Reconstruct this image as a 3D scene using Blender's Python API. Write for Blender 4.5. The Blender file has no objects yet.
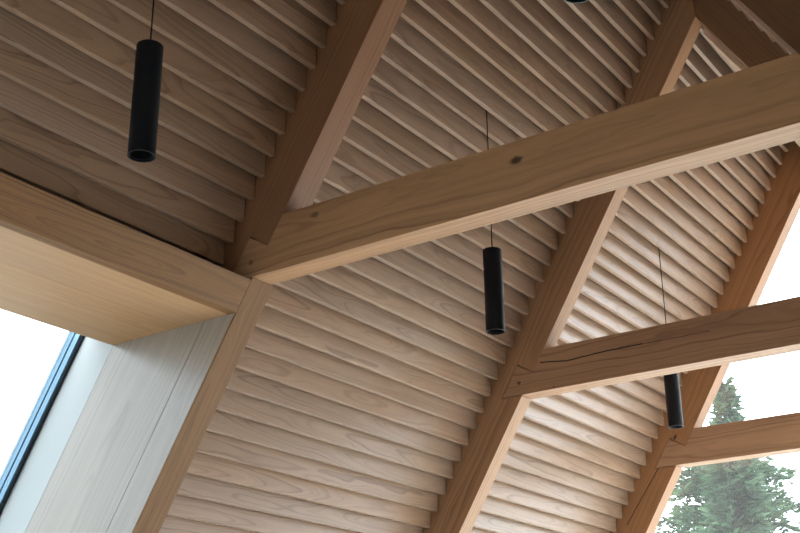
import bpy, bmesh, math, random
from mathutils import Vector, Matrix
import numpy as np

random.seed(7)
sc = bpy.context.scene
COL = sc.collection

# ------------------------------------------------------------------ dimensions
# room frame: X towards the ridge, Y along the building, Z up.
# lengths below are in "survey units"; S turns them into metres, H0 is eye height.
S, H0 = 1.15, 1.5
ALPHA = math.radians(58.49851)
TA, SA, CA = math.tan(ALPHA), math.sin(ALPHA), math.cos(ALPHA)
D = 3.0
XR = -1.2868                                  # ridge line
Y = {1: 2.32637, 2: 3.86429, 3: 5.32856}      # near faces of the three trusses
W = {1: 0.08907, 2: 0.07251, 3: 0.0823}       # rafter widths
E = {1: 0.12539, 2: 0.12052, 3: 0.13511}      # rafter depth below the slats
WT = {1: 0.07789, 2: 0.08, 3: 0.08}
ZS = {1: 1.20511, 2: 1.20489, 3: 1.18487}     # tie soffits
ZT = {1: 1.3713, 2: 1.36863, 3: 1.34736}      # tie tops
ZN = {1: 1.2866, 2: 1.2835, 3: 1.2676}        # notch corners
PX = 0.03628
PZ = PX * TA
TZ = {1: 1.32484, 2: 1.33769, 3: 1.3196}
T, HB = 0.0172, 0.105                          # slat thickness and height
EB = -0.0645                                   # face of the boarding behind the slats
EO = -0.43                                     # outer face of the roof
ZE = -0.55                                     # eaves
YN, YG = -2.6, 5.48                            # near gable, far gable glass
FZ = -H0 / S                                   # floor


def P(x, y, z):
    return Vector((x * S, y * S, z * S + H0))


def ux(z, e=0.0):
    """x of the left roof slope at height z, e below the slat tips."""
    return z / TA - D + e / SA


def mir(pts):
    return [(2 * XR - x, z) for x, z in pts][::-1]


# ------------------------------------------------------------------ materials
class G:
    """small expression helper over shader nodes"""

    def __init__(self, name):
        self.m = bpy.data.materials.new(name)
        self.m.use_nodes = True
        self.t = self.m.node_tree
        self.t.nodes.clear()
        self.out = self.n('ShaderNodeOutputMaterial')

    def n(self, kind, **kw):
        x = self.t.nodes.new(kind)
        for k, v in kw.items():
            setattr(x, k, v)
        return x

    def put(self, sock, v):
        if hasattr(v, 'is_linked') or isinstance(v, bpy.types.NodeSocket):
            self.t.links.new(v, sock)
        else:
            sock.default_value = v

    def ma(self, op, a, b=None, c=None, clamp=False):
        x = self.n('ShaderNodeMath', operation=op, use_clamp=clamp)
        self.put(x.inputs[0], a)
        if b is not None:
            self.put(x.inputs[1], b)
        if c is not None:
            self.put(x.inputs[2], c)
        return x.outputs[0]

    def xyz(self, x, y, z):
        c = self.n('ShaderNodeCombineXYZ')
        for i, v in enumerate((x, y, z)):
            self.put(c.inputs[i], v)
        return c.outputs[0]

    def noise(self, vec, scale, detail=2.0, rough=0.5):
        x = self.n('ShaderNodeTexNoise')
        self.put(x.inputs['Vector'], vec)
        x.inputs['Scale'].default_value = scale
        x.inputs['Detail'].default_value = detail
        x.inputs['Roughness'].default_value = rough
        return x.outputs['Fac']

    def smooth(self, v, a, b):
        x = self.n('ShaderNodeMapRange', interpolation_type='SMOOTHSTEP')
        self.put(x.inputs['Value'], v)
        x.inputs['From Min'].default_value = a
        x.inputs['From Max'].default_value = b
        return x.outputs['Result']

    def mix(self, f, a, b, blend='MIX'):
        x = self.n('ShaderNodeMix', data_type='RGBA', blend_type=blend)
        self.put(x.inputs[0], f)
        self.put(x.inputs[6], a)
        self.put(x.inputs[7], b)
        return x.outputs[2]

    def principled(self, color, rough=0.5, spec=0.5, metal=0.0, normal=None, coat=0.0):
        b = self.n('ShaderNodeBsdfPrincipled')
        self.put(b.inputs['Base Color'], color)
        self.put(b.inputs['Roughness'], rough)
        b.inputs['Metallic'].default_value = metal
        b.inputs['Specular IOR Level'].default_value = spec
        b.inputs['Coat Weight'].default_value = coat
        if normal is not None:
            self.put(b.inputs['Normal'], normal)
        self.t.links.new(b.outputs[0], self.out.inputs[0])
        return b


def rgb(h):
    h = h.lstrip('#')
    c = [int(h[i:i + 2], 16) / 255 for i in (0, 2, 4)]
    return tuple(v / 12.92 if v <= .04045 else ((v + .055) / 1.055) ** 2.4 for v in c) + (1,)


def wood(name, axis, light, dark, spacing=0.006, strength=0.55, tilt=0.03, off=0.05, var=0.10,
         knots=(), cracks=(), rough=0.5, spec=0.4, fibre=0.3, depth=0.03, streak=0.55, shear=0.0, vmid=0.0):
    """Sawn timber: growth rings round a pith that lies near the board and leans
    across it, so faces show long cathedral figure.  axis = grain direction of the mesh."""
    g = G(name)
    tc = g.n('ShaderNodeTexCoord').outputs['Object']
    sp = g.n('ShaderNodeSeparateXYZ')
    g.put(sp.inputs[0], tc)
    order = {'X': (0, 1, 2), 'Y': (1, 0, 2), 'Z': (2, 0, 1)}[axis]
    a, u, v = (sp.outputs[i] for i in order)
    if shear:                      # boards stepped up a slope: measure each from its own lower edge
        v = g.ma('ADD', g.ma('MULTIPLY_ADD', u, -shear, v), -vmid)
        u = 0.0
    a0, u0, v0 = a, u, v
    isl = g.n('ShaderNodeNewGeometry').outputs['Random Per Island']
    oi = g.n('ShaderNodeObjectInfo').outputs['Random']
    r = g.ma('FRACT', g.ma('ADD', isl, g.ma('MULTIPLY', oi, 3.7)))

    def rnd(k):
        w = g.n('ShaderNodeTexWhiteNoise', noise_dimensions='1D')
        g.put(w.inputs['W'], g.ma('ADD', r, k * 1.37))
        return w.outputs['Value']
    r1, r2, r3, r4, r5 = (rnd(k) for k in range(1, 6))

    def cen(x, s):
        return g.ma('MULTIPLY_ADD', x, 2 * s, -s)
    a = g.ma('ADD', a, g.ma('MULTIPLY', r1, 40.0))
    # knots push the rings aside
    warp = 0.0
    kmask = 0.0
    for ka, kv, kr, ks in knots:
        da = g.ma('MULTIPLY', g.ma('SUBTRACT', a0, ka), 0.55)
        dv = g.ma('SUBTRACT', v0, kv)
        d = g.ma('SQRT', g.ma('ADD', g.ma('MULTIPLY', da, da), g.ma('MULTIPLY', dv, dv)))
        d = g.ma('ADD', d, g.ma('MULTIPLY', g.ma('SUBTRACT', g.noise(tc, 60, 2), 0.5), kr * 0.7))
        m = g.ma('MULTIPLY', g.smooth(d, kr, kr * 0.3), ks)
        kmask = g.ma('MAXIMUM', kmask, m)
        warp = g.ma('ADD', warp, g.ma('MULTIPLY', g.smooth(d, kr * 5, 0.0), kr * 1.5))
    slow = g.xyz(g.ma('MULTIPLY', a, 0.9), g.ma('MULTIPLY', u, 5.0), g.ma('MULTIPLY', v, 5.0))
    n1 = g.ma('SUBTRACT', g.noise(slow, 1.6, 2), 0.5)
    slow2 = g.xyz(g.ma('MULTIPLY', a, 1.1), g.ma('MULTIPLY_ADD', u, 5.0, 9.3), g.ma('MULTIPLY_ADD', v, 5.0, 4.1))
    n2 = g.ma('SUBTRACT', g.noise(slow2, 1.7, 2), 0.5)
    loc = g.ma('SUBTRACT', a0, 0.0)
    uu = g.ma('ADD', g.ma('ADD', u, g.ma('MULTIPLY_ADD', r2, off * 1.6, depth)), g.ma('MULTIPLY', n1, 0.05))
    vv = g.ma('ADD', g.ma('ADD', v, cen(r3, off * 0.6)), g.ma('MULTIPLY', n2, 0.05))
    uu = g.ma('ADD', uu, g.ma('MULTIPLY', loc, cen(r4, tilt)))
    vv = g.ma('ADD', g.ma('ADD', vv, g.ma('MULTIPLY', loc, cen(r5, tilt))), warp)
    rad = g.ma('SQRT', g.ma('ADD', g.ma('MULTIPLY', uu, uu), g.ma('MULTIPLY', vv, vv)))
    wig = g.xyz(g.ma('MULTIPLY', a, 9.0), g.ma('MULTIPLY', u, 40.0), g.ma('MULTIPLY', v, 40.0))
    rad = g.ma('ADD', rad, g.ma('MULTIPLY', g.ma('SUBTRACT', g.noise(wig, 1.0, 2), 0.5), spacing * 0.7))
    ph = g.ma('FRACT', g.ma('DIVIDE', rad, spacing))
    ring = g.ma('MULTIPLY', g.ma('POWER', ph, 2.2), g.smooth(ph, 1.0, 0.80))
    nz = g.n('ShaderNodeTexNoise', noise_dimensions='1D')
    g.put(nz.inputs['W'], g.ma('DIVIDE', rad, spacing * 1.5))
    nz.inputs['Scale'].default_value = 1.0
    nz.inputs['Detail'].default_value = 1.5
    ring = g.ma('MULTIPLY', g.ma('MULTIPLY_ADD', ring, 0.55, 0.12), g.ma('MULTIPLY', g.smooth(nz.outputs['Fac'], 0.32, 0.72), 2.2))
    # ring strength varies over the board
    ring = g.ma('MULTIPLY', ring, g.ma('MULTIPLY_ADD', g.noise(slow, 2.3, 1), 0.9, 0.35))
    fib = g.xyz(g.ma('MULTIPLY', a, 14.0), g.ma('MULTIPLY', u, 420.0), g.ma('MULTIPLY', v, 420.0))
    fb = g.noise(fib, 1.0, 2, 0.6)
    band = g.xyz(g.ma('MULTIPLY', a, 0.7), g.ma('MULTIPLY', u, 24.0), g.ma('MULTIPLY', v, 24.0))
    bd = g.noise(band, 1.0, 3, 0.55)
    f = g.ma('MULTIPLY', ring, strength)
    f = g.ma('ADD', f, g.ma('MULTIPLY', g.ma('SUBTRACT', fb, 0.5), fibre))
    f = g.ma('ADD', f, g.ma('MULTIPLY', g.ma('SUBTRACT', bd, 0.45), streak), clamp=True)
    col = g.mix(f, light, dark)
    # board to board variation of tone
    hsv = g.n('ShaderNodeHueSaturation')
    g.put(hsv.inputs['Color'], col)
    g.put(hsv.inputs['Value'], g.ma('MULTIPLY_ADD', r2, 2 * var, 1 - var))
    g.put(hsv.inputs['Saturation'], g.ma('MULTIPLY_ADD', r4, 0.14, 0.93))
    g.put(hsv.inputs['Hue'], g.ma('MULTIPLY_ADD', r5, 0.003, 0.4965))
    col = hsv.outputs['Color']
    if knots:
        col = g.mix(kmask, col, rgb('#2e2018'))
    for pts, wd in cracks:
        for (aa, va), (ab, vb) in zip(pts[:-1], pts[1:]):
            t = g.ma('DIVIDE', g.ma('SUBTRACT', a0, aa), ab - aa)
            tcl = g.ma('MINIMUM', g.ma('MAXIMUM', t, 0.0), 1.0)
            line = g.ma('MULTIPLY_ADD', tcl, vb - va, va)
            line = g.ma('ADD', line, g.ma('MULTIPLY', g.ma('SUBTRACT', g.noise(tc, 22, 3), 0.5), 0.006))
            dv = g.ma('ABSOLUTE', g.ma('SUBTRACT', v0, line))
            m = g.smooth(dv, wd, wd * 0.35)
            inside = g.ma('COMPARE', t, 0.5, 0.5)
            front = g.ma('LESS_THAN', u0, 0.02)
            m = g.ma('MULTIPLY', g.ma('MULTIPLY', m, inside), front)
            col = g.mix(m, col, rgb('#20150e'))
    bp = g.n('ShaderNodeBump')
    bp.inputs['Strength'].default_value = 0.12
    bp.inputs['Distance'].default_value = 0.0006
    g.put(bp.inputs['Height'], f)
    g.principled(col, g.ma('MULTIPLY_ADD', fb, 0.15, rough - 0.07), spec, normal=bp.outputs[0])
    return g.m


def plain(name, color, rough=0.5, spec=0.5, metal=0.0, mottling=0.06, scale=6.0):
    g = G(name)
    tc = g.n('ShaderNodeTexCoord').outputs['Object']
    nz = g.noise(tc, scale, 4)
    c2 = tuple(max(0, c * (1 - mottling * 2)) for c in color[:3]) + (1,)
    g.principled(g.mix(nz, color, c2), g.ma('MULTIPLY_ADD', nz, 0.1, rough - 0.05), spec, metal)
    return g.m


ASH_L, ASH_D = rgb('#a68a73'), rgb('#5f4638')


def glass(name, haze, tint):
    g = G(name)
    tr = g.n('ShaderNodeBsdfTransparent')
    tr.inputs[0].default_value = tint
    gl = g.n('ShaderNodeBsdfGlossy')
    gl.inputs['Roughness'].default_value = 0.01
    lw = g.n('ShaderNodeLayerWeight')
    lw.inputs[0].default_value = 0.5
    fres = g.ma('MULTIPLY_ADD', g.ma('POWER', lw.outputs['Facing'], 5.0), 0.95, 0.04)
    m = g.n('ShaderNodeMixShader')
    g.put(m.inputs[0], fres)
    g.t.links.new(tr.outputs[0], m.inputs[1])
    g.t.links.new(gl.outputs[0], m.inputs[2])
    last = m
    if haze:
        tl = g.n('ShaderNodeBsdfTranslucent')
        tl.inputs[0].default_value = (1, 1, 1, 1)
        m2 = g.n('ShaderNodeMixShader')
        m2.inputs[0].default_value = haze
        g.t.links.new(m.outputs[0], m2.inputs[1])
        g.t.links.new(tl.outputs[0], m2.inputs[2])
        last = m2
    g.t.links.new(last.outputs[0], g.out.inputs[0])
    return g.m


M_BLACK = plain('black powder coat', (0.0025, 0.0045, 0.008, 1), 0.55, 0.3)
M_BLACK_IN = plain('black inner reflector', (0.004, 0.004, 0.005, 1), 0.55, 0.3)
M_RIM = plain('dark anodised rim', (0.02, 0.027, 0.036, 1), 0.3, 0.6, 0.6)
M_CORD = plain('black textile cord', (0.008, 0.008, 0.008, 1), 0.8, 0.2)
M_LENS = plain('smoked lens', (0.02, 0.022, 0.026, 1), 0.15, 0.6)
M_BOARD = plain('black shade backing', (0.012, 0.011, 0.010, 1), 0.95, 0.1)  # black put behind the slats to deepen the shade in their gaps
M_SLAT, M_SLAT_R = (wood('ash slats', 'Y', ASH_L, ASH_D, 0.0048, 0.75, 0.045, 0.04, 0.06, fibre=0.38, rough=0.34, spec=0.6, streak=0.3,
                         depth=0.02, shear=q * TA, vmid=0.035) for q in (1, -1))
M_FLUSH = wood('pale ridge boarding', 'Y', rgb('#d8bfa6'), rgb('#a98b71'), 0.006, 0.4)
M_FASCIA = wood('ash fascia', 'X', rgb('#84613f'), rgb('#4b3220'), 0.006, 1.0, 0.07, 0.02, 0.03, depth=0.01, rough=0.55, spec=0.25)
M_SOFFIT = wood('light soffit board', 'X', rgb('#bb9771'), rgb('#8f6a49'), 0.007, 0.6, 0.03, 0.06, 0.05, spec=0.3)
M_JAMB = wood('ash jamb', 'X', rgb('#86623f'), rgb('#4c331f'), 0.006, 1.0, 0.08, 0.02, 0.03, depth=0.01, rough=0.55, spec=0.25)
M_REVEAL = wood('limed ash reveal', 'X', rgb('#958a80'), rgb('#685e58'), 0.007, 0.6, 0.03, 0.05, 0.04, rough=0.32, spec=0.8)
M_LINER = plain('white painted window liner', rgb('#a3a6a6'), 0.5, 0.4, 0, 0.01)
M_ALU = plain('blue grey aluminium', rgb('#6f8fa6'), 0.35, 0.5, 0.3, 0.03)
M_GASKET = plain('dark gasket', rgb('#14222e'), 0.6, 0.3)
M_ROOFSKIN = plain('pale roof lining', rgb('#8a7a68'), 0.8, 0.3)
M_PLASTER = plain('white plaster', rgb('#e9e5dd'), 0.9, 0.2, 0, 0.02, 3)
M_FLOOR = plain('pale floor screed', rgb('#efeae2'), 0.6, 0.4, 0, 0.04, 2)
M_PEG = wood('oak peg', 'Y', rgb('#7d5b40'), rgb('#5a3d29'), 0.004, 0.5)
M_GLASS = glass('gable glass', 0.014, (0.93, 0.95, 0.95, 1))
M_GLASS2 = glass('rooflight glass', 0.0, (0.92, 0.95, 0.97, 1))
M_GLASS3 = glass('dimming rooflight glass', 0.0, (0.67, 0.71, 0.72, 1))  # tint added to dim the daylight falling on reveal and soffit
M_GRASS = plain('pale gravel', rgb('#c9c4ba'), 0.95, 0.1, 0, 0.1, 1.5)
M_BARK = plain('bark', rgb('#2e2a26'), 0.95, 0.1, 0, 0.25, 12)


# ------------------------------------------------------------------ mesh helpers
def link(name, me, mat=None, parent=None, mw=None):
    o = bpy.data.objects.new(name, me)
    COL.objects.link(o)
    if mat is not None:
        me.materials.append(mat)
    if parent is not None:
        o.parent = parent
        o.matrix_parent_inverse = Matrix.Identity(4)
        if mw is not None:
            o.matrix_basis = PW[parent.name].inverted() @ mw
    elif mw is not None:
        o.matrix_basis = mw
    return o


PW = {}


def empty(name, loc, label, cat, group=None, kind=None):
    o = bpy.data.objects.new(name, None)
    COL.objects.link(o)
    o.empty_display_size = 0.1
    o.location = loc
    PW[o.name] = Matrix.Translation(loc)
    tag(o, label, cat, group, kind)
    return o


def tag(o, label=None, cat=None, group=None, kind=None):
    if label:
        o['label'] = label
    if cat:
        o['category'] = cat
    if group:
        o['group'] = group
    if kind:
        o['kind'] = kind
    return o


def bev(bm, w):
    if w:
        es = [e for e in bm.edges if len(e.link_faces) == 2 and e.calc_face_angle(0) > 0.5]
        bmesh.ops.bevel(bm, geom=es, offset=w, segments=1, affect='EDGES', profile=0.5)


def prism_bm(poly, y0, y1, bm=None):
    """polygon in XZ (survey units) between two Y planes"""
    bm = bm or bmesh.new()
    a = [bm.verts.new(P(x, y0, z)) for x, z in poly]
    b = [bm.verts.new(P(x, y1, z)) for x, z in poly]
    n = len(poly)
    bm.faces.new(a)
    bm.faces.new(b[::-1])
    for i in range(n):
        j = (i + 1) % n
        bm.faces.new((a[j], a[i], b[i], b[j]))
    bmesh.ops.recalc_face_normals(bm, faces=bm.faces)
    return bm


def finish(name, bm, mat, parent=None, frame=None, bevel=0.0, smooth=False):
    """frame: world matrix whose local axes the mesh (and its grain) will follow"""
    bev(bm, bevel)
    if frame is None:
        c = Vector((0, 0, 0))
        vs = [v.co for v in bm.verts]
        lo = Vector((min(v[i] for v in vs) for i in range(3)))
        hi = Vector((max(v[i] for v in vs) for i in range(3)))
        frame = Matrix.Translation((lo + hi) / 2)
    bmesh.ops.transform(bm, matrix=frame.inverted(), verts=bm.verts)
    me = bpy.data.meshes.new(name)
    bm.to_mesh(me)
    bm.free()
    if smooth:
        for p_ in me.polygons:
            p_.use_smooth = True
    return link(name, me, mat, parent, frame)


def frame_at(origin, xdir, ydir=(0, 1, 0)):
    x = Vector(xdir).normalized()
    y = Vector(ydir).normalized()
    z = x.cross(y).normalized()
    m = Matrix((x, y, z)).transposed().to_4x4()
    m.translation = origin
    return m


def revolve(name, prof, mat, parent, mw, seg=40, caps=True):
    """profile of (radius, z) turned about Z, closed loop"""
    bm = bmesh.new()
    rings = []
    for r, z in prof:
        rings.append([bm.verts.new((r * math.cos(2 * math.pi * i / seg), r * math.sin(2 * math.pi * i / seg), z)) for i in range(seg)])
    n = len(rings)
    for k in range(n - 1):
        for i in range(seg):
            j = (i + 1) % seg
            bm.faces.new((rings[k][i], rings[k][j], rings[k + 1][j], rings[k + 1][i]))
    if caps:
        bm.faces.new(rings[0][::-1])
        bm.faces.new(rings[-1])
    bmesh.ops.recalc_face_normals(bm, faces=bm.faces)
    me = bpy.data.meshes.new(name)
    bm.to_mesh(me)
    bm.free()
    for p_ in me.polygons:
        p_.use_smooth = len(p_.vertices) == 4
    es = me.edges
    o = link(name, me, mat, parent, mw)
    md = o.modifiers.new('split', 'EDGE_SPLIT')
    md.split_angle = math.radians(35)
    return o


# ------------------------------------------------------------------ rafters
def sl(z, e):
    return (ux(z, e), z)


def perp(pt, d):
    """move a point d outward, square to the slope"""
    return (pt[0] - d * SA, pt[1] + d * CA)


ZB = ZE + 0.05


def rafter_poly(k):
    e = E[k]
    zap = (XR + D - e / SA) * TA
    apex_low = (XR - 0.0006, zap)
    zback = (XR + D - EB / SA) * TA
    apex_up = (XR - 0.0006, zback - 0.001)
    g = 0.003
    N = sl(ZN[k] + g, e)
    n_d = e - 0.045
    N2 = perp(N, n_d)
    e2 = 0.045 - g
    pts = [apex_low, N, N2]
    pts.append(sl(ZS[k] - g, e2))
    pts.append(sl(ZS[k] - g, e))
    if k != 1:
        pts += [sl(ZB, e), sl(ZB, EB + 0.001)]
    else:
        pts[-1] = sl(ZS[k] - g, EB + 0.001)
        pts.pop(-2)
        pts.insert(3, sl(ZS[k] - g, e2))
        pts = [apex_low, N, N2, sl(ZS[k] - g, e2), sl(ZS[k] - g, EB + 0.001)]
    pts.append(apex_up)
    return pts


def tie_poly(k):
    e = E[k]
    N = sl(ZN[k], e)
    N2 = perp(N, e - 0.045)
    left = [sl(ZT[k], e), N, N2, sl(ZS[k], 0.045)]
    right = mir(left)
    return left + right


rafter_crack = {3: [([(0, 0), (1, 0)], 0.004)]}
RL = {1: 'dark-sided oak rafter running up from the rooflight corner above the nearest tie beam',
      2: 'middle oak rafter on the slatted slope, carrying the tie beam with a long crack',
      3: 'oak rafter against the glazed gable, split along its lower length'}
RR = {1: 'oak rafter of the facing slope cutting across the top right corner of the view',
      2: 'short visible oak rafter meeting the middle rafter at the ridge',
      3: 'oak rafter of the facing slope against the gable glass, just past the right edge'}
for k in (1, 2, 3):
    base = P(ux(0, E[k]), Y[k], 0)
    # local frame: X up the rafter, Z out of the room
    org = P(ux(ZS[k], E[k]), Y[k], ZS[k])
    fr = frame_at(org, (CA, 0, SA))
    kn, cr = [], []

    def loc(x, z):
        d = P(x, Y[k], z) - org
        return d.dot(Vector((CA, 0, SA))), d.dot(Vector((-SA, 0, CA)))
    if k == 3:
        A, B, C_ = loc(-2.1257, 1.3162), loc(-2.1985, 1.1957), loc(-2.392, 0.9322)
        cr = [([C_, B, A], 0.0035)]
        kn = [loc(-2.1103, 1.3188) + (0.013, 0.9)]
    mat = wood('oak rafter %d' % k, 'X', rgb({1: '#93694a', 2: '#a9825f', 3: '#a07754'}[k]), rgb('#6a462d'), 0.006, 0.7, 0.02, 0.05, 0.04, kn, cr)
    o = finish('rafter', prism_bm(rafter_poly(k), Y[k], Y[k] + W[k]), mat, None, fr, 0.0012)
    tag(o, RL[k], 'rafter', 'rafters of the slatted slope', 'thing')
    orgr = P(2 * XR - ux(ZS[k], E[k]), Y[k], ZS[k])
    frr = frame_at(orgr, (-CA, 0, SA))
    pr = mir(rafter_poly(k))
    matr = wood('oak rafter right %d' % k, 'X', rgb('#71523a' if k == 1 else '#936d4c'), rgb('#50361f' if k == 1 else '#65442c'), 0.006, 0.55, 0.02, 0.05, 0.04)  # nearest facing rafter: shade put into its colour, offsetting floor bounce
    if k == 1:
        e = E[1]
        lp = [(XR - 0.0006, (XR + D - e / SA) * TA)]
        lp = rafter_poly(2)
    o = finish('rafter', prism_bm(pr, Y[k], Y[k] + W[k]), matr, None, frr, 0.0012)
    tag(o, RR[k], 'rafter', 'rafters of the facing slope', 'thing')

# ------------------------------------------------------------------ tie beams
TL = {1: 'nearest and largest oak tie beam with a dark knot in its face',
      2: 'second oak tie beam with a long black crack, the farthest pendant hanging behind it',
      3: 'far oak tie beam in front of the gable glass, treetop above and below it'}
TK = {1: ([(-1.2626, 1.3189, .0145, .9), (-1.8958, 1.3374, .012, .6)], []),
      2: ([(-1.985, 1.213, .004, .8)], [([(-2.0378, 1.3175), (-1.9223, 1.3035), (-1.7779, 1.3105), (-1.62, 1.311)], .0042),
                                     ([(-1.62, 1.311), (-1.3655, 1.309)], .0018)]),
      3: ([], [([(-1.62, 1.335), (-1.3, 1.325)], .0012)])}
PEG = {1: (-2.1251, 1.251), 2: (-2.1325, 1.2529)}
for k in (1, 2, 3):
    org = P(XR, Y[k], (ZS[k] + ZT[k]) / 2)

    def loc(x, z):
        d = P(x, Y[k], z) - org
        return d.x, d.z
    kn = [loc(a, b) + (r * S, q) for a, b, r, q in TK[k][0]]
    cr = [([loc(a, b) for a, b in pts], w) for pts, w in TK[k][1]]
    mat = wood('oak tie %d' % k, 'X', rgb('#b38b67'), rgb('#6d4a36'), 0.0085, 0.8, 0.02, 0.07, 0.03, kn, cr, streak=0.8)
    o = finish('tie_beam', prism_bm(tie_poly(k), Y[k] - 0.0008, Y[k] + WT[k]), mat, None, Matrix.Translation(org), 0.0014)
    tag(o, TL[k], 'beam', 'horizontal tie beams', 'thing')
    PW[o.name] = Matrix.Translation(org)
    e_ = E[k]
    q1, q2 = sl(ZN[k] + .016, e_ - .003), sl(ZS[k] + .004, .030)
    tn = [sl(ZT[k] - .01, e_ - .004), q1, perp(q1, e_ - .033), q2, (q2[0] + .05, q2[1]), (q1[0] + .08, ZT[k] - .01)]
    for half in (tn, mir(tn)):
        finish('tenon', prism_bm(half, Y[k] + .02, Y[k] + W[k] - .008), mat, o, Matrix.Translation(P(half[0][0], Y[k], half[0][1])))
    if k in PEG:
        px, pz = PEG[k]
        mw = Matrix.Translation(P(px, Y[k] - 0.0012, pz)) @ Matrix.Rotation(math.pi / 2, 4, 'X')
        pg = revolve('peg', [(0.0, -0.008), (0.0085, -0.008), (0.0085, 0.0012), (0.0075, 0.002), (0.0, 0.002)], M_PEG, o, mw, 20, False)
        pg['label'] = 'dark round oak peg end'

# ------------------------------------------------------------------ slatted lining
def slat_mesh(bay, y0, y1, kmin, side):
    bm = bmesh.new()
    rr = random.Random(bay * 10 + side)
    k = kmin
    while True:
        z = TZ[bay] + PZ * k
        x = ux(z)
        if x > XR - 0.012:
            break
        dz = rr.uniform(-.0008, .0008)
        dx = rr.uniform(-.0006, .0006)
        x0, x1 = x - T + dx, x + dx
        z0, z1 = z + dz, z + HB
        c = 0.0010
        poly = [(x0, z1), (x0, z0 + c), (x0 + c, z0), (x1 - c, z0), (x1, z0 + c), (x1, z1)]
        if side < 0:
            poly = mir(poly)
        prism_bm(poly, y0 + rr.uniform(0, .002), y1 - rr.uniform(0, .002), bm)
        k += 1
    return bm


def backing(y0, y1, z0, side):
    poly = [sl(z0, EB), sl(z0, EB - 0.014), (XR - 0.001, (XR + D - (EB - 0.014) / SA) * TA), (XR - 0.001, (XR + D - EB / SA) * TA)]
    if side < 0:
        poly = mir(poly)
    return prism_bm(poly, y0, y1)


GAP = 0.006


def panel(bay, y0, y1, kmin, side, label, zback):
    base = P(ux(zback, EB) if side > 0 else 2 * XR - ux(zback, EB), (y0 + y1) / 2, zback)
    t = empty('slatted_panel', base, label, 'slatted panel', 'slatted lining panels between the rafters', 'thing')
    xc = ux(1.4) if side > 0 else 2 * XR - ux(1.4)
    finish('slats', slat_mesh(bay, y0, y1, kmin, side), M_SLAT if side > 0 else M_SLAT_R, t, Matrix.Translation(P(xc, (y0 + y1) / 2, 1.4)))
    finish('shade_backing', backing(y0 - GAP + .001, y1 + GAP - .001, zback, side), M_BOARD, t)
    return t


panel(1, -2.4, Y[1] - GAP, -1, 1, 'dark slatted wood lining above the rooflight, behind the nearest hanging pendant', 1.215)
panel(2, Y[1] + W[1] + GAP, Y[2] - GAP, -29, 1, 'slatted wood lining between rooflight jamb and middle rafter, the widest panel in view', ZE)
panel(3, Y[2] + W[2] + GAP, Y[3] - GAP, -29, 1, 'bright slatted wood lining beside the glazed gable, crossed by the cracked tie beam', ZE)
panel(2, Y[1] + W[1] + GAP, Y[2] - GAP, -29, -1, 'slatted wood lining of the facing slope, a sliver of slat ends at top right', ZE)

# flush pale boards at the ridge of the far bay, facing slope
e0 = 0.1412
zt_ = (XR + D - e0 / SA) * TA
poly = mir([sl(1.42, e0), sl(1.42, e0 - .02), (XR - .001, (XR + D - (e0 - .02) / SA) * TA), (XR - .001, zt_)])
orgf = P(2 * XR - ux(1.7, e0), (Y[2] + Y[3]) / 2, 1.7)
o = finish('ridge_board', prism_bm(poly, Y[2] + W[2] + .002, Y[3] - .002), M_FLUSH)
tag(o, 'pale flush board of the facing slope, small triangle under the ridge', 'board', None, 'thing')

# ------------------------------------------------------------------ roof shell (the room)
def zr(e):
    return (XR + D - e / SA) * TA


def slab(y0, y1, z0, side, flat=False):
    ei = EB - 0.015
    poly = [sl(z0, ei), sl(z0, EO), (XR, zr(EO)), (XR, zr(ei))]
    if side < 0:
        poly = mir(poly)
    return poly, y0, y1


YS0, YS1 = 0.55, Y[1]                    # rooflight opening
bm = bmesh.new()
for poly, a, b in (slab(YN, YS0, ZE, 1), slab(YS0, YS1 + .03, 1.215, 1), slab(YS1 + .03, YG + .12, ZE, 1), slab(YN, -2.4, ZE, -1), slab(-2.4, -.4, 1.15, -1), slab(-.4, 3.98, ZE, -1), slab(5.4, YG + .12, ZE, -1), slab(3.98, 5.4, 1.1, -1)):
    prism_bm(poly, a, b, bm)
# below the rooflights; the one on the facing slope is added for light
prism_bm(mir([sl(ZE, EB - .015), sl(.3, EB - .015), sl(.3, EO), sl(ZE, EO)]), -2.4, -.4, bm)
prism_bm([sl(-0.1, 0.1), sl(ZE, 0.1), sl(ZE, EO), sl(-.1, EO)], YS0, YS1 + .03, bm)
o = finish('ceiling', bm, M_ROOFSKIN)
tag(o, kind='structure')
for nm, x0, x1 in (('wall_left', ux(ZE, EO), ux(ZE, 0.0)), ('wall_right', 2 * XR - ux(ZE, 0.0), 2 * XR - ux(ZE, EO))):
    if nm == 'wall_right':
        # solid ends with a glazed opening, added for light, between them
        bm = bmesh.new()
        for a, b, c, d in ((YN, 3.6, FZ, ZE), (YG - .2, YG + .12, FZ, ZE), (3.6, YG - .2, FZ, FZ + .03), (3.6, YG - .2, ZE - .03, ZE)):
            prism_bm([(x0, c), (x1, c), (x1, d), (x0, d)], a, b, bm)
    else:
        bm = prism_bm([(x0, FZ), (x1, FZ), (x1, ZE), (x0, ZE)], YN, YG + .12)
    tag(finish(nm, bm, M_PLASTER), kind='structure')
bm = prism_bm([(-4.2, FZ - .1), (1.7, FZ - .1), (1.7, FZ), (-4.2, FZ)], YN, YG + .12)
tag(finish('floor', bm, M_FLOOR), kind='structure')
o = empty('added_side_window', P(2 * XR - ux(ZE, -.2), 1.3, FZ), None, None, None, 'structure')  # unseen side window, added to light the slats from low right
finish('pane', prism_bm([(2 * XR - ux(ZE, -.2), FZ + .03), (2 * XR - ux(ZE, -.19), FZ + .03), (2 * XR - ux(ZE, -.19), ZE - .03), (2 * XR - ux(ZE, -.2), ZE - .03)], 3.6, YG - .2), M_GLASS2, o)
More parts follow.
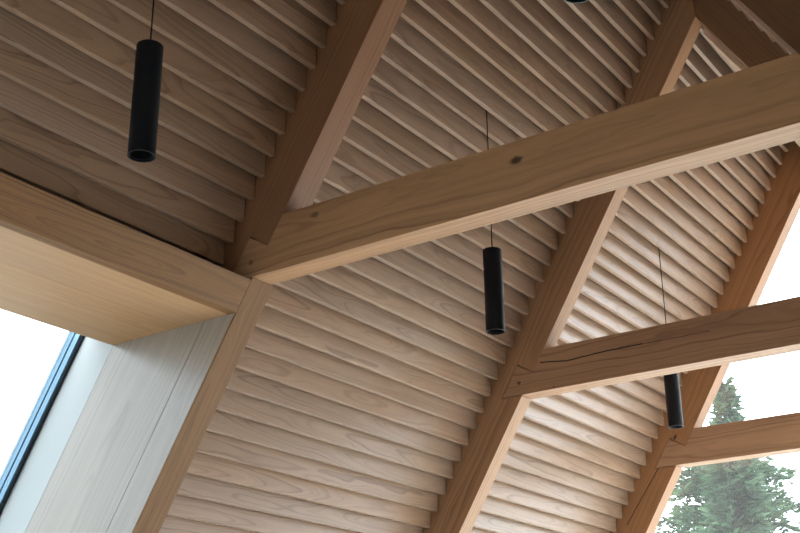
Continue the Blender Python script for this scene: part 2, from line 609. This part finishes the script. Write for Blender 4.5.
o = empty('added_facing_rooflight', P(2 * XR - ux(.2, EO), 4.6, .2), None, None, None, 'structure')  # unseen rooflight, added to brighten the slats of the far bay
finish('pane', prism_bm(mir([sl(ZE + .01, EO + .1), sl(1.09, EO + .1), sl(1.09, EO + .088), sl(ZE + .01, EO + .088)]), 3.985, 5.395), M_GLASS2, o)
o = empty('added_high_rooflight', P(2 * XR - ux(.9, EO), -1.1, .9), None, None, None, 'structure')  # unseen high rooflight, added to light floor and slats from above
finish('pane', prism_bm(mir([sl(.31, EO + .1), sl(1.14, EO + .1), sl(1.14, EO + .088), sl(.31, EO + .088)]), -2.395, -.405), M_GLASS2, o)
gab = [(ux(ZE, EO), FZ), (2 * XR - ux(ZE, EO), FZ), (2 * XR - ux(ZE, EO), ZE), (XR, zr(EO)), (ux(ZE, EO), ZE)]
bx0, bx1, bz = -1.8, -.2, -0.4
bm = prism_bm([(ux(ZE, EO), FZ), (bx0, FZ), (bx0, bz), (XR, bz), (XR, zr(EO)), (ux(ZE, EO), ZE)], YN - .1, YN)
prism_bm([(2 * XR - ux(ZE, EO), FZ), (2 * XR - ux(ZE, EO), ZE), (XR, zr(EO)), (XR, bz), (bx1, bz), (bx1, FZ)], YN - .1, YN, bm)
tag(finish('wall_back', bm, M_PLASTER), kind='structure')
o = empty('added_back_window', P(XR, YN, FZ), None, None, None, 'structure')  # unseen rear window, added to lift the near faces of the ties
finish('pane', prism_bm([(bx0, FZ + .002), (bx1, FZ + .002), (bx1, bz), (bx0, bz)], YN - .055, YN - .045), M_GLASS2, o)

# glazed far gable
ing = [(ux(ZE, 0.0), FZ + .002), (2 * XR - ux(ZE, 0.0), FZ + .002), (2 * XR - ux(ZE, EB - .02), ZE), (XR, zr(EB - .02)), (ux(ZE, EB - .02), ZE)]
wg = empty('window_2', P(XR, YG, FZ), None, None, None, 'structure')
finish('pane', prism_bm(ing, YG, YG + .012), M_GLASS, wg)

# ------------------------------------------------------------------ rooflight and its timber lining
t = empty('rooflight_lining', P(ux(1.11, E[1]), Y[1], 1.11),
          'deep ash lining of the rooflight: header board and soffit at left, pale angled jamb', 'window lining', None, 'thing')
ZH0, ZH1 = 1.111, 1.1965
e1 = E[1]
frx = lambda x, y, z: frame_at(P(x, y, z), (0, 1, 0), (-1, 0, 0))
# header board on the line of the rafter undersides
poly = [sl(ZH0, e1), sl(ZH1, e1), sl(ZH1, e1 - .03), sl(ZH0 + .02, e1 - .03), (ux(ZH0, e1) - .012, ZH0 + .02 - .012 * 0), (ux(ZH0, e1) - .012, ZH0)]
poly = [sl(ZH0, e1), sl(ZH1, e1), (ux(ZH1, e1) - .03, ZH1), (ux(ZH0, e1) - .03, ZH0)]
finish('header_board', prism_bm(poly, YS0, Y[1] - .0006), M_FASCIA, t, frx(ux(ZH0, e1), 1.9, 1.15), 0.0008)
xs0, xsm, xs1 = ux(ZH0, e1) - .0304, -2.385, -2.675
for a, b in ((xs0, xsm + .0006), (xsm - .0006, xs1)):
    finish('soffit_board', prism_bm([(a, ZH0), (b, ZH0), (b, ZH0 + .02), (a, ZH0 + .02)], YS0, Y[1] - .0006), M_SOFFIT, t,
           frx((a + b) / 2, 1.9, ZH0 + .01 + (.013 if b == xs1 else 0)), 0.0006)
# top filler closing the header box
finish('head_filler', prism_bm([(xs0 + .0, ZH0 + .0206), (xs0, ZH1 - .012), (ux(ZH1, EO), ZH1 - .012), (xs1, ZH0 + .0206)], YS0, Y[1] - .0006), M_BOARD, t)
# jamb: face board, reveal boards, core
ZJ0 = -0.1
ztop = ZS[1] - 0.0012
ang = frame_at(P(ux(.8, e1), Y[1] + .04, .8), (CA, 0, SA))
gz = ux(ZH0, e1) - ux(ZH0, .0234)
face_poly = [sl(ZJ0, e1), sl(ztop, e1), sl(ztop, e1 - .006), sl(ZJ0, e1 - .006)]
finish('jamb_board', prism_bm(face_poly, Y[1], Y[1] + W[1]), M_JAMB, t, ang, 0.0008)
core = [sl(ZJ0, e1 - .0063), sl(ztop, e1 - .0063), sl(ztop, EB), sl(ZJ0, EB)]
finish('jamb_core', prism_bm(core, Y[1] + .0305, Y[1] + W[1]), M_JAMB, t)
es = .0235
eend = (ux(1.105, 0) * 0 + ((-2.674 + D) * TA - 1.105) * CA)
for ea, eb, nm in ((e1 - .0063, es + .0006, 0), (es - .0006, eend, 1)):
    pl = [sl(ZJ0, ea), sl(1.1965 if nm == 0 else 1.1965, ea), sl(1.1965, eb), sl(ZJ0, eb)]
    fr_ = frame_at(P(ux(.8, (ea + eb) / 2), Y[1] + .015, .8), (CA, 0, SA))
    ro = finish('reveal_board', prism_bm(pl, Y[1], Y[1] + .03), M_REVEAL, t, fr_, 0.0006)
    ro['label'] = 'pale bluish-lit reveal board facing the glass'

w1 = empty('window_1', P(ux(.3, EO), 1.4, .3), None, None, None, 'structure')
e_s0 = ((-2.8074 + D) * TA - 1.1569) * CA
e_s1 = ((-2.8607 + D) * TA - 1.177) * CA
pl = [sl(ZJ0, eend - .0008), sl(1.1965, eend - .0008), sl(1.1965, e_s1 - .03), sl(ZJ0, e_s1 - .03)]
finish('window_liner', prism_bm(pl, Y[1], Y[1] + .03), M_LINER, w1)
# sash stile: stepped aluminium profile with dark gaskets
wid = e_s0 - e_s1
for a, b, d, m_, nm in ((0.00, .12, .010, M_GASKET, 'gasket'), (.12, .50, .016, M_ALU, 'window_frame'), (.50, .57, .012, M_GASKET, 'gasket'),
                        (.57, .97, .018, M_ALU, 'window_frame'), (.97, 1.06, .012, M_GASKET, 'gasket')):
    ea, eb = e_s0 - wid * a, e_s0 - wid * b
    finish(nm, prism_bm([sl(ZJ0, ea), sl(1.19, ea), sl(1.19, eb), sl(ZJ0, eb)], Y[1] - d, Y[1] - .0004), m_, w1, None, 0.0004)
eg = e_s1 + wid * .2
finish('pane', prism_bm([sl(ZJ0, eg), sl(1.19, eg), sl(1.19, eg - .012), sl(ZJ0, eg - .012)], YS0 + .01, Y[1] - .02), M_GLASS3, w1)

# ------------------------------------------------------------------ pendants
R, LEN = 0.0305 * S, 0.279 * S


def make_pendant(loc, top, label):
    g = 'black cylinder pendants'
    t = empty('pendant_light', loc, label, 'pendant light', g)
    mw = Matrix.Translation(loc)
    revolve('housing', [(R - .0025, 0.012), (R - .0025, 0.0), (R, 0.0015), (R, LEN - .003), (R - .003, LEN), (0.006, LEN), (0.006, LEN - .004),
                        (R - .0025, LEN - .004)], M_BLACK, t, mw, 48, False)
    revolve('reflector', [(R - .0028, 0.011), (R - .0028, 0.004), (R - .006, 0.004), (R - .012, .05), (R - .012, .055), (R - .0028, .055)],
            M_BLACK_IN, t, mw, 48, False)
    rim = revolve('rim', [(R - .0024, -.0012), (R + .0003, -.0012), (R + .0003, .0014), (R - .0024, .0014), (R - .0024, -.0012)], M_RIM, t, mw, 48, False)
    rim['label'] = 'thin grey rim at the open end'
    revolve('lens', [(R - .0122, .050), (R - .0122, .053)], M_LENS, t, mw, 32)
    h = top - loc.z
    revolve('cord', [(.0022, LEN - .002), (.0022, h)], M_CORD, t, mw, 10)
    revolve('cord_grip', [(.0055, LEN - .001), (.0055, LEN + .006), (.003, LEN + .010)], M_BLACK, t, mw, 16)
    return t


def dup(root, loc, label):
    r = root.copy()
    COL.objects.link(r)
    r.location = loc
    r['label'] = label
    for ch in root.children:
        c = ch.copy()
        COL.objects.link(c)
        c.parent = r
    return r


XP = -1.79
ZPB = 1.187
ztip = (XP + D) * TA + .004
p1 = make_pendant(P(XP, 1.594, ZPB), P(0, 0, ztip).z, 'nearest black cylinder pendant, hanging in front of the dark slats above the rooflight')
dup(p1, P(XP, 3.107, ZPB + .001), 'black cylinder pendant hanging below the knotted tie beam, left of the middle rafter')
dup(p1, P(XP, 4.541, ZPB - .022), 'farthest black cylinder pendant, upper half hidden behind the cracked tie beam')
dup(p1, P(2 * XR - XP + .030, 1.648, 1.2225), 'black pendant at the top edge, only its dark lower rim in view')

# ------------------------------------------------------------------ outside
bm = bmesh.new()
vs = [bm.verts.new(v) for v in ((-60, -40, -.25), (60, -40, -.25), (60, 80, -.25), (-60, 80, -.25))]
bm.faces.new(vs)
tag(finish('ground', bm, M_GRASS), kind='structure')


def foliage_material(name, c1, c2):
    g = G(name)
    isl = g.n('ShaderNodeNewGeometry').outputs['Random Per Island']
    tc = g.n('ShaderNodeTexCoord').outputs['Object']
    f = g.ma('ADD', g.ma('MULTIPLY', isl, 0.6), g.ma('MULTIPLY', g.noise(tc, 1.8, 3), 0.5), clamp=True)
    col = g.mix(f, c1, c2)
    b = g.principled(col, 0.6, 0.3)
    tl = g.n('ShaderNodeBsdfTranslucent')
    g.put(tl.inputs[0], col)
    m = g.n('ShaderNodeMixShader')
    m.inputs[0].default_value = 0.3
    g.t.links.new(b.outputs[0], m.inputs[1])
    g.t.links.new(tl.outputs[0], m.inputs[2])
    g.t.links.new(m.outputs[0], g.out.inputs[0])
    return g.m


def conifer(base, height, rad, seed, mat, label, pw=0.9, dens=1.0):
    rg = np.random.default_rng(seed)
    t = empty('conifer_tree', base, label, 'tree', 'trees beyond the gable glass')
    revolve('trunk', [(.22, 0), (.16, height * .35), (.08, height * .75), (.015, height * .985)], M_BARK, t, Matrix.Translation(base), 14)
    V, F = [], []
    quads = []
    nb = int(330 * dens)
    for i in range(nb):
        h = (i + rg.uniform(0, 1)) / nb
        h = 0.12 + .88 * h ** 0.85
        z = height * h
        L = rad * (1 - h) ** pw * rg.uniform(.65, 1.12) + .06
        az = i * 2.39996 + rg.uniform(-.4, .4)
        rise = rg.uniform(-.05, .3) + .45 * h
        nt = max(8, int(L * 70 * dens))
        for j in range(nt):
            s = (j + rg.uniform(0, 1)) / nt
            s = .12 + .88 * s
            spread = (.05 + .34 * s * (1.15 - s)) * L * .9
            off = rg.normal(0, .5) * spread
            zz = z + L * (rise * s - .38 * s * s) + rg.normal(0, .05)
            c = np.array([math.cos(az) * L * s - math.sin(az) * off, math.sin(az) * L * s + math.cos(az) * off, zz])
            d = np.array([math.cos(az + off * 1.2 / max(spread, .01)), math.sin(az + off * 1.2 / max(spread, .01)), rg.uniform(-.45, .5)])
            d /= np.linalg.norm(d)
            quads.append((c, d, rg.uniform(.09, .19), rg.uniform(.018, .04), rg.uniform(0, 6.28)))
    c = np.array([q[0] for q in quads])
    d = np.array([q[1] for q in quads])
    ln = np.array([q[2] for q in quads])[:, None]
    wd = np.array([q[3] for q in quads])[:, None]
    ro = np.array([q[4] for q in quads])[:, None]
    up = np.tile(np.array([[0, 0, 1.0]]), (len(c), 1))
    s1 = np.cross(d, up)
    s1 /= np.linalg.norm(s1, axis=1)[:, None]
    s2 = np.cross(s1, d)
    sd = s1 * np.cos(ro) + s2 * np.sin(ro)
    # a folded, pointed spray: two blades meeting along the twig
    nrm = np.cross(d, sd)
    v0 = c - d * ln * .2
    v1 = c + d * ln * .35 + sd * wd + nrm * wd * .5
    v2 = c + d * ln
    v3 = c + d * ln * .35 - sd * wd + nrm * wd * .5
    verts = np.stack([v0, v1, v2, v3], 1).reshape(-1, 3)
    n = len(c)
    idx = np.arange(n)[:, None] * 4
    faces = np.concatenate([idx + np.array([[0, 1, 2]]), idx + np.array([[0, 2, 3]])], 0)
    me = bpy.data.meshes.new('foliage')
    me.from_pydata(verts.tolist(), [], faces.tolist())
    link('foliage', me, mat, t, Matrix.Translation(base))
    return t


M_FIR = foliage_material('fir needles', rgb('#122320'), rgb('#45603f'))
for x_, y_, zt_, r_, sd, pw, lb in ((-4.16, 12.0, 3.45, 1.0, 3, 0.95, 'slender grey-green conifer beyond the gable glass, its spire showing above the far tie beam'),
                                    (-6.2, 17.5, 4.30, 2.15, 8, 0.42, 'broad bushy conifer beyond the gable glass, its crown wholly below the far tie beam')):
    tb = P(x_, y_, 0)
    conifer(Vector((tb.x, tb.y, -.25)), P(0, 0, zt_).z + .25, r_, sd, M_FIR, lb, pw)

# ------------------------------------------------------------------ light
wd = bpy.data.worlds.new('overcast')
sc.world = wd
wd.use_nodes = True
nt = wd.node_tree
bg = nt.nodes['Background']
# standard overcast sky: the zenith three times as bright as the horizon
tcw = nt.nodes.new('ShaderNodeTexCoord')
spw = nt.nodes.new('ShaderNodeSeparateXYZ')
nt.links.new(tcw.outputs['Generated'], spw.inputs[0])
mx = nt.nodes.new('ShaderNodeMath')
mx.operation = 'MAXIMUM'
nt.links.new(spw.outputs['Z'], mx.inputs[0])
mx.inputs[1].default_value = 0.0
ml = nt.nodes.new('ShaderNodeMath')
ml.operation = 'MULTIPLY_ADD'
nt.links.new(mx.outputs[0], ml.inputs[0])
SKY = 17.0
ml.inputs[1].default_value = SKY * 2 / 3
ml.inputs[2].default_value = SKY / 3
nt.links.new(ml.outputs[0], bg.inputs[1])
bg.inputs[0].default_value = (0.84, 0.925, 1.0, 1)


def portal(name, loc, rot, sx, sy):
    l = bpy.data.lights.new(name, 'AREA')
    l.shape = 'RECTANGLE'
    l.size, l.size_y = sx, sy
    l.cycles.is_portal = True
    o = bpy.data.objects.new(name, l)
    COL.objects.link(o)
    o.location = loc
    o.rotation_euler = rot
    return o


portal('gable_daylight', P(XR, YG + .05, .7), (-math.pi / 2, 0, 0), 5.6 * S, 4.6 * S)
portal('rooflight_daylight', P(ux(.6, EO - .02), 1.4, .6), (0, -(math.pi / 2 + (math.pi / 2 - ALPHA)), 0), 2.2 * S, 1.9 * S)
portal('added_back_daylight', P(-1.0, YN - .12, -.85), (math.pi / 2, 0, 0), 1.7 * S, .95 * S)  # sky light through the added rear window
portal('added_high_daylight', P(2 * XR - ux(1.0, EO - .04), -1.4, .72), (0, math.pi / 2 + (math.pi / 2 - ALPHA), 0), 1.05 * S, 2.1 * S)  # sky light through the added high rooflight
portal('added_facing_daylight', P(2 * XR - ux(.2, EO - .04), 4.64, .2), (0, math.pi / 2 + (math.pi / 2 - ALPHA), 0), 2.0 * S, 1.45 * S)  # sky light through the added rooflight of the far bay
portal('added_side_daylight', P(2 * XR - ux(ZE, EO) + .05, 4.45, (FZ + ZE) / 2), (0, math.pi / 2, 0), .9 * S, 1.8 * S)  # sky light through the added side window

# ------------------------------------------------------------------ camera
ya, pi_, ro = (math.radians(v) for v in (34.73868, 21.56827, -0.56476))
fw = Vector((-math.sin(ya) * math.cos(pi_), math.cos(ya) * math.cos(pi_), math.sin(pi_)))
rt = Vector((math.cos(ya), math.sin(ya), 0))
up = rt.cross(fw)
r2 = rt * math.cos(ro) + up * math.sin(ro)
u2 = up * math.cos(ro) - rt * math.sin(ro)
cd = bpy.data.cameras.new('camera')
cd.sensor_width = 36
cd.lens = 1191.08771 / 800 * 36
cd.clip_start = 0.02
cam = bpy.data.objects.new('camera', cd)
COL.objects.link(cam)
mw = Matrix((r2, u2, -fw)).transposed().to_4x4()
mw.translation = P(0, 0, 0)
cam.matrix_world = mw
sc.camera = cam

sc.view_settings.view_transform = 'Standard'
sc.view_settings.look = 'None'
sc.view_settings.gamma = 1
sc.view_settings.use_curve_mapping = False
sc.view_settings.exposure = -0.2
cy = sc.cycles
cy.max_bounces = 14
cy.diffuse_bounces = 10
cy.transparent_max_bounces = 16
cy.use_denoising = True
cy.caustics_reflective = False
cy.caustics_refractive = False
cy.sample_clamp_indirect = 8
